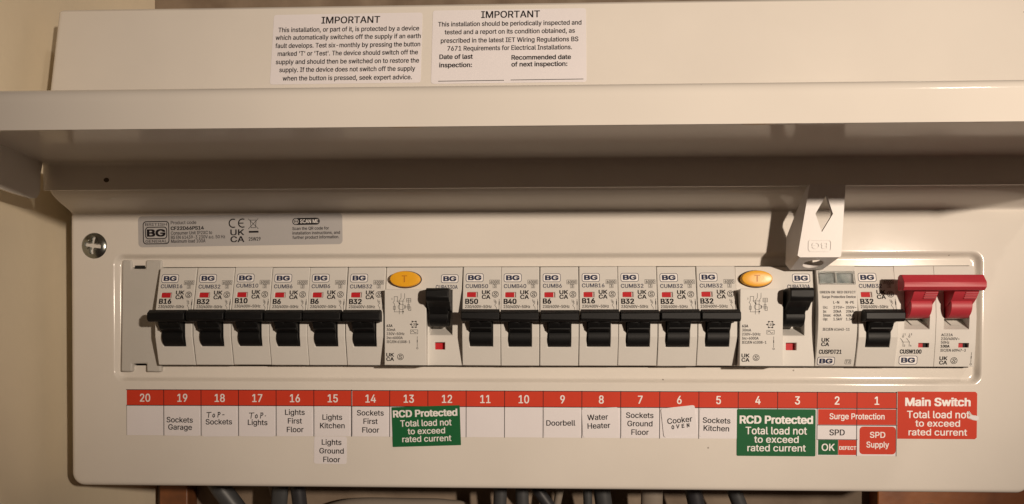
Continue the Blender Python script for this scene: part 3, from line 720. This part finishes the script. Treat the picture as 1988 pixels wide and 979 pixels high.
# silver product sticker
PC = (-122.9, 73.8); PD = 0.75
t, O = sticker('product_sticker', 'silver grey product code sticker with black print above the switches', 'sticker', rot(rr(-170.9, -75.0, 66.7, 81.0, 1.8), PD, *PC), mat=silver)
i, gr, wh = MB(), MB(), MB(); kw = dict(deg=PD, pivot=PC)
def tp(mb, s_, x, z, h, t_=.17, **k): text(mb, s_, x, z, h, flat, t_, **{**kw, **k})
R = lambda pts: rot(pts, PD, *PC)
i.ring(R(rr(-168.7, -156.2, 68.0, 78.7, 1.6)), R(rr(-168.3, -156.6, 68.4, 78.3, 1.3)), flat, .17)
i.ring(R(rr(-167.6, -157.2, 70.4, 76.1, 1.5)), R(rr(-167.2, -157.6, 70.8, 75.7, 1.2)), flat, .17)
tp(i, 'BG', -162.4, 71.7, 3.1, w=8.2, align='C', bold=.05); tp(gr, 'BRITISH', -162.4, 76.55, 1.25, w=10.2, align='C', bold=.01); tp(gr, 'GENERAL', -162.4, 68.75, 1.25, w=10.2, align='C', bold=.01)
for s_, z, w, b in (('Product code', 77.1, 12.0, 0), ('CF22D66PS14', 74.5, 15.5, .035), ('Consumer Unit IP2XC to', 72.3, 19.4, 0), ('BS EN 61439-3 230V a.c. 50 Hz', 70.3, 25.5, 0), ('Maximum load 100A', 68.5, 16.2, 0)):
    tp(i if b else gr, s_, -155.4, z, 1.5, w=w, bold=b)
for cx in (-126.0, -121.6):                                        # CE mark
    i.line(R([(cx + 1.9 * math.cos(math.radians(a)), 77.1 + 1.9 * math.sin(math.radians(a))) for a in range(70, 291, 20)]), .5, flat, .17)
i.line(R([(-123.4, 77.1), (-121.4, 77.1)]), .5, flat, .17)
tp(i, 'UK', -127.3, 71.6, 2.6, w=6.3, bold=.02); tp(i, 'CA', -127.3, 68.4, 2.6, w=6.3, bold=.02)
for pts in ([(-118.9, 79.0), (-114.3, 74.4)], [(-114.3, 79.0), (-118.9, 74.4)], [(-118.0, 78.4), (-115.2, 78.4), (-115.6, 74.9), (-117.6, 74.9), (-118.0, 78.4)]): i.line(R(pts), .22, flat, .17)
i.line(R([(-118.3, 73.0), (-114.6, 73.0)]), .85, flat, .17); tp(i, '25W29', -118.8, 68.9, 1.6, w=5.5)
i.sheet(R(rr(-98.3, -85.5, 75.8, 79.0, 1.55)), flat, .15)
tp(wh, 'SCAN ME', -94.6, 76.6, 1.7, .2, w=8.4); wh.ring(R(ell(-96.6, 77.4, 1.2, 1.2)), R(ell(-96.6, 77.4, 1.0, 1.0)), flat, .2); wh.ring(R(rr(-97.1, -96.1, 76.7, 78.1, .2)), R(rr(-96.9, -96.3, 76.9, 77.9, .1)), flat, .2)
for s_, z, w in (('Scan the QR code for', 73.5, 17.0), ('installation instructions, and', 71.4, 22.1), ('further product information.', 69.4, 21.7)): tp(i, s_, -98.3, z, 1.35, w=w, bold=.008)
printed('lettering', i, ink, t, O); printed('small_lettering', gr, greyink, t, O); printed('white_lettering', wh, whiteink, t, O)

# numbered strips
TK = [-176.8] + [-159.1 + 17.68 * k for k in range(20)]             # divider positions
def strip(name, label, n0, numbers, zt, tilt):
    x0, x1 = TK[n0] + (0 if n0 == 0 else 0.1), TK[n0 + len(numbers)]
    piv = ((x0 + x1) / 2, -4)
    pts = [(x0, -21.4), (x1, -21.4), (x1, zt), (x0, zt)]
    if x1 > 170: pts = [(x0, -21.4), (TK[18] + 0.05, -21.4), (TK[18] + 0.05, -28.8), (x1, -28.8), (x1, zt), (x0, zt)]
    t, O = sticker(name, label, 'label strip', rot(pts, tilt, *piv))
    rd, i, wh = MB(), MB(), MB(); R = lambda p: rot(p, tilt, *piv)
    for k, num in enumerate(numbers):
        a, b = TK[n0 + k], TK[n0 + k + 1]
        rd.sheet(R([(max(a, x0) + .12, zt - 7.3), (b - .12, zt - 7.3), (b - .12, zt - .3), (max(a, x0) + .12, zt - .3)]), flat, .14)
        text(wh, num, (a + b) / 2, zt - 5.7, 3.6, flat, .17, align='C', deg=tilt, pivot=piv, squash=.84)
        zl = -28.8 if TK[n0 + k] > 150 else -21.4
        if k: i.line(R([(a, zt - .1), (a, zl)]), .3, flat, .16)
    i.line(R([(x0, zt - .16), (x1, zt - .16)]), .32, flat, .16); i.line(R([(x0, zt - 7.45), (x1, zt - 7.45)]), .32, flat, .16)
    i.line(R([(x1 - .12, zt), (x1 - .12, -28.8 if x1 > 170 else -21.4)]), .3, flat, .16)
    i.line(R([(x0 + .06, zt - 7.4), (x0 + .06, -21.4)]), .12, flat, .16)
    printed('red_header', rd, redprint, t, O); printed('rule_lines', i, ink, t, O); printed('numbers', wh, whiteink, t, O)
    return t, O
strip('number_strip', 'paper strip with red header numbered 20 to 15 under the left switches', 0, ['20', '19', '18', '17', '16', '15'], 0.0, 0.05)
t, O = strip('number_strip', 'long paper strip with red header numbered 14 down to 1', 6, [str(k) for k in range(14, 0, -1)], 0.0, 0.0)
# printed surge protection boxes at its end
rd, gn, i, wh = MB(), MB(), MB(), MB()
rd.sheet([(141.9, -14.8), (176.8, -14.8), (176.8, -7.8), (141.9, -7.8)], flat, .15); rd.sheet(rr(160.4, 176.5, -28.1, -15.6, 1.6), flat, .15)
rd.sheet([(151.0, -28.5), (159.3, -28.5), (159.3, -21.7), (151.0, -21.7)], flat, .15); gn.sheet([(142.0, -28.5), (150.9, -28.5), (150.9, -21.7), (142.0, -21.7)], flat, .15)
i.line([(141.8, -15.0), (176.8, -15.0)], .3, flat, .19); i.line([(141.8, -21.55), (159.4, -21.55)], .25, flat, .19)
for s_, cx, z, h, w, mb in (('Surge Protection', 159.2, -12.3, 2.6, 24.3, wh), ('SPD', 150.4, -19.6, 2.6, 6.7, i), ('SPD', 168.4, -20.6, 2.6, 6.7, wh), ('Supply', 168.5, -25.0, 2.6, 9.9, wh),
                            ('OK', 146.5, -26.6, 3.1, 5.7, wh), ('DEFECT', 155.2, -26.1, 1.55, 7.4, wh)):
    text(mb, s_, cx, z, h, flat, .2, w=w, align='C', bold=.03 if s_ == 'DEFECT' else 0)
printed('red_print', rd, redprint, t, O); printed('green_print', gn, greenprint, t, O); printed('lettering', i, ink, t, O); printed('white_lettering', wh, whiteink, t, O)

# circuit names stuck into the boxes
def name_label(what, x0, x1, z0, z1, deg, lines, hand=None, r=1.0, size=2.45, lift=.24):
    cx, cz = (x0 + x1) / 2, (z0 + z1) / 2
    t, O = sticker('circuit_label', what, 'label', rot(rr(x0, x1, z0, z1, r), deg, cx, cz), lift=lift, back=-0.10, group='circuit name labels')
    i = MB()
    for s_, ax, z in lines: text(i, s_, ax, z, size, flat, lift + .05, align='C', deg=deg, pivot=(cx, cz), squash=1.0)
    if hand:
        for stroke in hand: i.line(rot(stroke, deg, cx, cz), 0.36, flat, lift + .06)
    printed('lettering', i, ink, t, O)
def hand(word, x, z, h, adv, slope=0.0):
    G = {'T': [[(-.1, 1), (1.1, 1.05)], [(.5, 1.02), (.3, 0)]], 'O': [[(.5, .7), (.2, .5), (.12, .2), (.35, 0), (.62, .15), (.7, .45), (.5, .7)]],
         'P': [[(.35, 1), (.15, 0)], [(.25, 1), (.75, 1.0), (.85, .75), (.6, .52), (.28, .5)]], '-': [[(.1, .45), (.55, .48)]], '.': [[(.1, .4), (.2, .42)]],
         'o': [[(.45, .95), (.15, .7), (.1, .25), (.4, 0), (.75, .2), (.8, .7), (.45, .95)]], 'V': [[(.0, 1), (.35, .1), (.9, .95)]],
         'E': [[(.8, .95), (.15, .9), (.1, .05), (.8, .1)], [(.12, .5), (.65, .52)]], 'N': [[(.1, 0), (.15, .9), (.75, .1), (.85, 1)]]}
    out = []
    for k, ch in enumerate(word):
        for st in G[ch]: out.append([(x + k * adv + a * h * .75, z + b * h + (k * adv) * slope) for a, b in st])
    return out
name_label('white circuit label reading Sockets Garage under number 19', -158.8, -142.2, -21.6, -8.2, -.6, [('Sockets', -151.5, -15.4), ('Garage', -151.3, -18.8)])
name_label('white circuit label reading Sockets with Top handwritten above', -141.0, -124.6, -21.8, -8.0, 0.6, [('Sockets', -133.0, -16.2)], hand('TOP-', -138.4, -12.9, 2.2, 2.35, .02))
name_label('white circuit label reading Lights with Top handwritten above', -123.4, -106.8, -21.7, -8.1, -.4, [('Lights', -114.7, -16.4)], hand('TOP.', -118.4, -13.3, 2.4, 2.35, .03))
name_label('white circuit label reading Lights First Floor under number 16', -105.7, -89.2, -21.5, -7.9, 0.3, [('Lights', -97.2, -11.6), ('First', -97.2, -15.6), ('Floor', -97.1, -19.6)])
name_label('white circuit label reading Lights Kitchen under number 15', -88.0, -71.6, -21.3, -7.9, 0.2, [('Lights', -79.7, -13.8), ('Kitchen', -79.7, -17.7)])
name_label('white circuit label reading Lights Ground Floor on the bare cover below the strip', -88.3, -73.0, -34.2, -21.5, -.5, [('Lights', -80.1, -25.4), ('Ground', -80.1, -29.4), ('Floor', -80.0, -33.4)], lift=.13)
name_label('white circuit label reading Sockets First Floor under number 14', -70.2, -53.8, -21.2, -8.0, -.2, [('Sockets', -62.0, -11.7), ('First', -61.9, -15.6), ('Floor', -61.8, -19.6)])
name_label('white circuit label reading Doorbell under number 9', 18.1, 34.7, -20.7, -8.2, 0.5, [('Doorbell', 25.8, -15.9)])
name_label('white circuit label reading Water Heater under number 8', 35.6, 52.3, -20.9, -7.7, 2.6, [('Water', 42.7, -13.1), ('Heater', 43.1, -17.0)], lift=.38)
name_label('white circuit label reading Sockets Ground Floor under number 7', 53.4, 70.0, -21.0, -7.9, -.2, [('Sockets', 61.7, -12.2), ('Ground', 61.8, -16.0), ('Floor', 61.9, -19.9)])
name_label('crooked white circuit label reading Cooker with Oven handwritten below', 71.9, 87.2, -20.2, -7.0, 6.5, [('Cooker', 79.8, -14.3)], hand('oVEN', 75.8, -16.8, 1.7, 2.3, .02), lift=.55)
name_label('white circuit label reading Sockets Kitchen under number 5', 88.7, 105.0, -20.9, -7.9, -1.5, [('Sockets', 96.4, -14.4), ('Kitchen', 96.4, -18.0)])

def warn(name, label, pts, mat, lines, deg, piv, lift, r):
    t, O = sticker(name, label, 'sticker', pts, lift=lift, mat=mat, back=-0.04)
    wh = MB()
    for s_, cx, z, h, w, b in lines: text(wh, s_, cx, z, h, flat, lift + .05, w=w, align='C', bold=b, deg=deg, pivot=piv)
    printed('lettering', wh, whiteink, t, O)
    return t, O
c = (-36.2, -16.5)
warn('warning_sticker', 'tilted dark green sticker reading RCD Protected below numbers 13 and 12', rot(rr(-51.9, -20.3, -25.7, -7.3, .25), 2.0, *c), greenprint,
     [('RCD Protected', -36.4, -12.0, 3.05, 29.4, .034), ('Total load not', -36.2, -16.4, 2.9, 23.6, 0), ('to exceed', -36.1, -20.0, 2.7, 17.2, 0), ('rated current', -36.0, -23.6, 2.7, 22.6, 0)], 2.0, c, .24, .3)
c = (123.3, -18.5)
warn('warning_sticker', 'straight green sticker reading RCD Protected below numbers 4 and 3', rot(rr(105.6, 140.8, -29.2, -7.9, .6), 0, *c), greenprint,
     [('RCD Protected', 123.2, -14.4, 3.4, 32.4, .034), ('Total load not', 123.2, -19.3, 3.3, 27.3, 0), ('to exceed', 123.3, -23.1, 3.0, 19.8, 0), ('rated current', 123.4, -27.0, 3.0, 26.0, 0)], 0, c, .24, .6)
c = (194.7, -10)
tear = [(212.2, -12.7), (210.6, -12.5), (208.9, -11.9), (208.3, -11.0), (209.2, -10.2), (208.4, -9.3), (207.9, -8.4), (208.8, -8.6), (209.6, -9.6), (210.6, -10.2), (212.2, -10.5)]
body = [(177.2, -21.0)] + [(212.2 - .8, -21.0), (212.2, -20.2)] + tear + [(212.2, -.5), (211.4, .3), (177.2, .3)]
t, O = warn('warning_sticker', 'red Main Switch sticker with a small white tear at its edge', body, redprint,
     [('Main Switch', 194.9, -6.1, 3.5, 28.4, .034), ('Total load not', 195.1, -11.6, 3.2, 27.4, 0), ('to exceed', 194.9, -15.4, 2.9, 19.6, 0), ('rated current', 195.0, -19.4, 2.9, 25.7, 0)], 0, c, .14, .8)
m = MB(); m.plate([(212.9, -12.2), (211.8, -12.6), (210.2, -12.2), (209.0, -11.6), (208.6, -11.0), (209.4, -10.4), (210.4, -10.5), (211.4, -10.3), (212.9, -10.9)], flat, .2)
m.line([(208.2, -9.0), (209.1, -9.9)], .35, flat, .22); m.line([(208.7, -8.5), (209.5, -9.7)], .25, flat, .22)
obj('torn_paper', m, paper, t, merge=False, origin=O)

# ================================================================== BENEATH THE UNIT
m = MB(); m.box(209, 420, 93, 105.3, -320, -30); o = obj('backing_board', m, wood, origin=(300, 99, -320), bevel=0.8)
o['label'] = 'orange brown wooden backing board on the wall under the fuse board'; o['category'] = 'board'
m = MB(); m.box(-208, -191, 92, 105.3, -320, -30); o = obj('wooden_batten', m, darkwood, origin=(-197, 99, -320), bevel=0.8)
o['label'] = 'narrow orange brown wooden batten beside the side wall under the fuse board'; o['category'] = 'batten'
t = thing('cable_gland', 'pale round cable gland on the wooden board under the fuse board', 'cable gland', (239, 93, -92))
m = MB(); n = 40
lv = [(13.5, 93.2), (13.5, 86), (12.6, 84.2), (11, 83.4), (6.5, 83.2)]
for r, y in lv: m.v += [(239 + r * math.cos(2 * math.pi * k / n), y, -79 + r * math.sin(2 * math.pi * k / n)) for k in range(n)]
m.f += [(a * n + k, a * n + (k + 1) % n, (a + 1) * n + (k + 1) % n, (a + 1) * n + k) for a in range(len(lv) - 1) for k in range(n)]
m.f.append(tuple(range((len(lv) - 1) * n, len(lv) * n)))
obj('flange', m, cream_pvc_shaded, t, smooth=40, origin=(239, 93, -92))
m = MB(); m.tube([(239, 84, -80), (239, 76, -81), (241, 66, -92), (243, 62, -140), (244, 70, -260)], 5, 14); obj('stub_pipe', m, cream_pvc_shaded, t, smooth=50, origin=(239, 93, -92))
def cable(label, pts, r, mat, flatn=1.0, name='cable', cat='cable'):
    P = [Vector(p) for p in pts]; out = []
    for k in range(len(P) - 1):                                    # smooth the run through its points
        p0, p1, p2, p3 = P[max(k - 1, 0)], P[k], P[k + 1], P[min(k + 2, len(P) - 1)]
        for u in range(8):
            a = u / 8; out.append(0.5 * ((2 * p1) + (-p0 + p2) * a + (2 * p0 - 5 * p1 + 4 * p2 - p3) * a * a + (-p0 + 3 * p1 - 3 * p2 + p3) * a ** 3))
    out.append(P[-1])
    m = MB(); m.tube(out, r, 14, flatn); o = obj(name, m, mat, smooth=50, origin=pts[-1])
    o['label'] = label; o['category'] = cat; o['group'] = 'cables under the fuse board'
def drop(x, y, dx, r): return [(x - dx * .2, y, -40), (x, y, -55), (x + dx * .5, y + 4, -80), (x + dx, y + 12, -130), (x + dx, 100 - r, -250), (x + dx, 100 - r, -315)]
cable('thick grey cable slanting down beside the wooden batten', drop(-163, 70, 30, 6), 5.5, cablegrey)
cable('pale cream cable just right of the slanting thick grey cable', drop(-137, 82, 10, 3), 2.6, cream_pvc_shaded)
cable('flat grey cable paired with the dark cable under the Sockets First Floor label', drop(-128, 70, -6, 3), 2.6, cablegrey, 1.8)
cable('dark cable beside the flat grey cable', drop(-117, 66, 3, 4), 4.0, cabledark)
cable('cream curved conduit running level under the middle of the fuse board', [(-118, 96, -78), (-95, 95, -70.5), (-60, 95, -70), (-38, 95, -70.5), (-26, 97, -75), (-22, 99, -100), (-22, 99, -300)], 4.5, cream_pvc_shaded, name='conduit', cat='conduit')
cable('grey cable under the number 11 and 10 spaces, beside its twin', drop(-5, 62, -2, 4), 3.6, cablegrey)
cable('second grey cable under the number 10 space', drop(6.6, 62, 1, 4), 3.6, cablegrey)
cable('dark cable crossing behind the grey pair', drop(14, 75, 30, 4), 3.4, cabledark)
cable('thin pale cable between the dark cable and the Water Heater cables', drop(28, 80, -8, 2), 2.2, cream_pvc_shaded)
cable('thin grey cable under the Water Heater label', drop(42, 64, 2, 2), 2.4, cablegrey)
cable('thick grey cable under the Sockets Ground Floor label', drop(50, 66, 6, 4), 4.6, cablegrey)
cable('wide cream flat cable under the Cooker label', drop(78, 72, 0, 4), 3.0, cream_pvc_shaded, 2.0)
cable('dark cable under the Sockets Kitchen label', drop(100, 70, 10, 4), 4.6, cabledark)
cable('grey cable under the green RCD Protected sticker', drop(122, 70, 18, 4), 4.0, cablegrey)
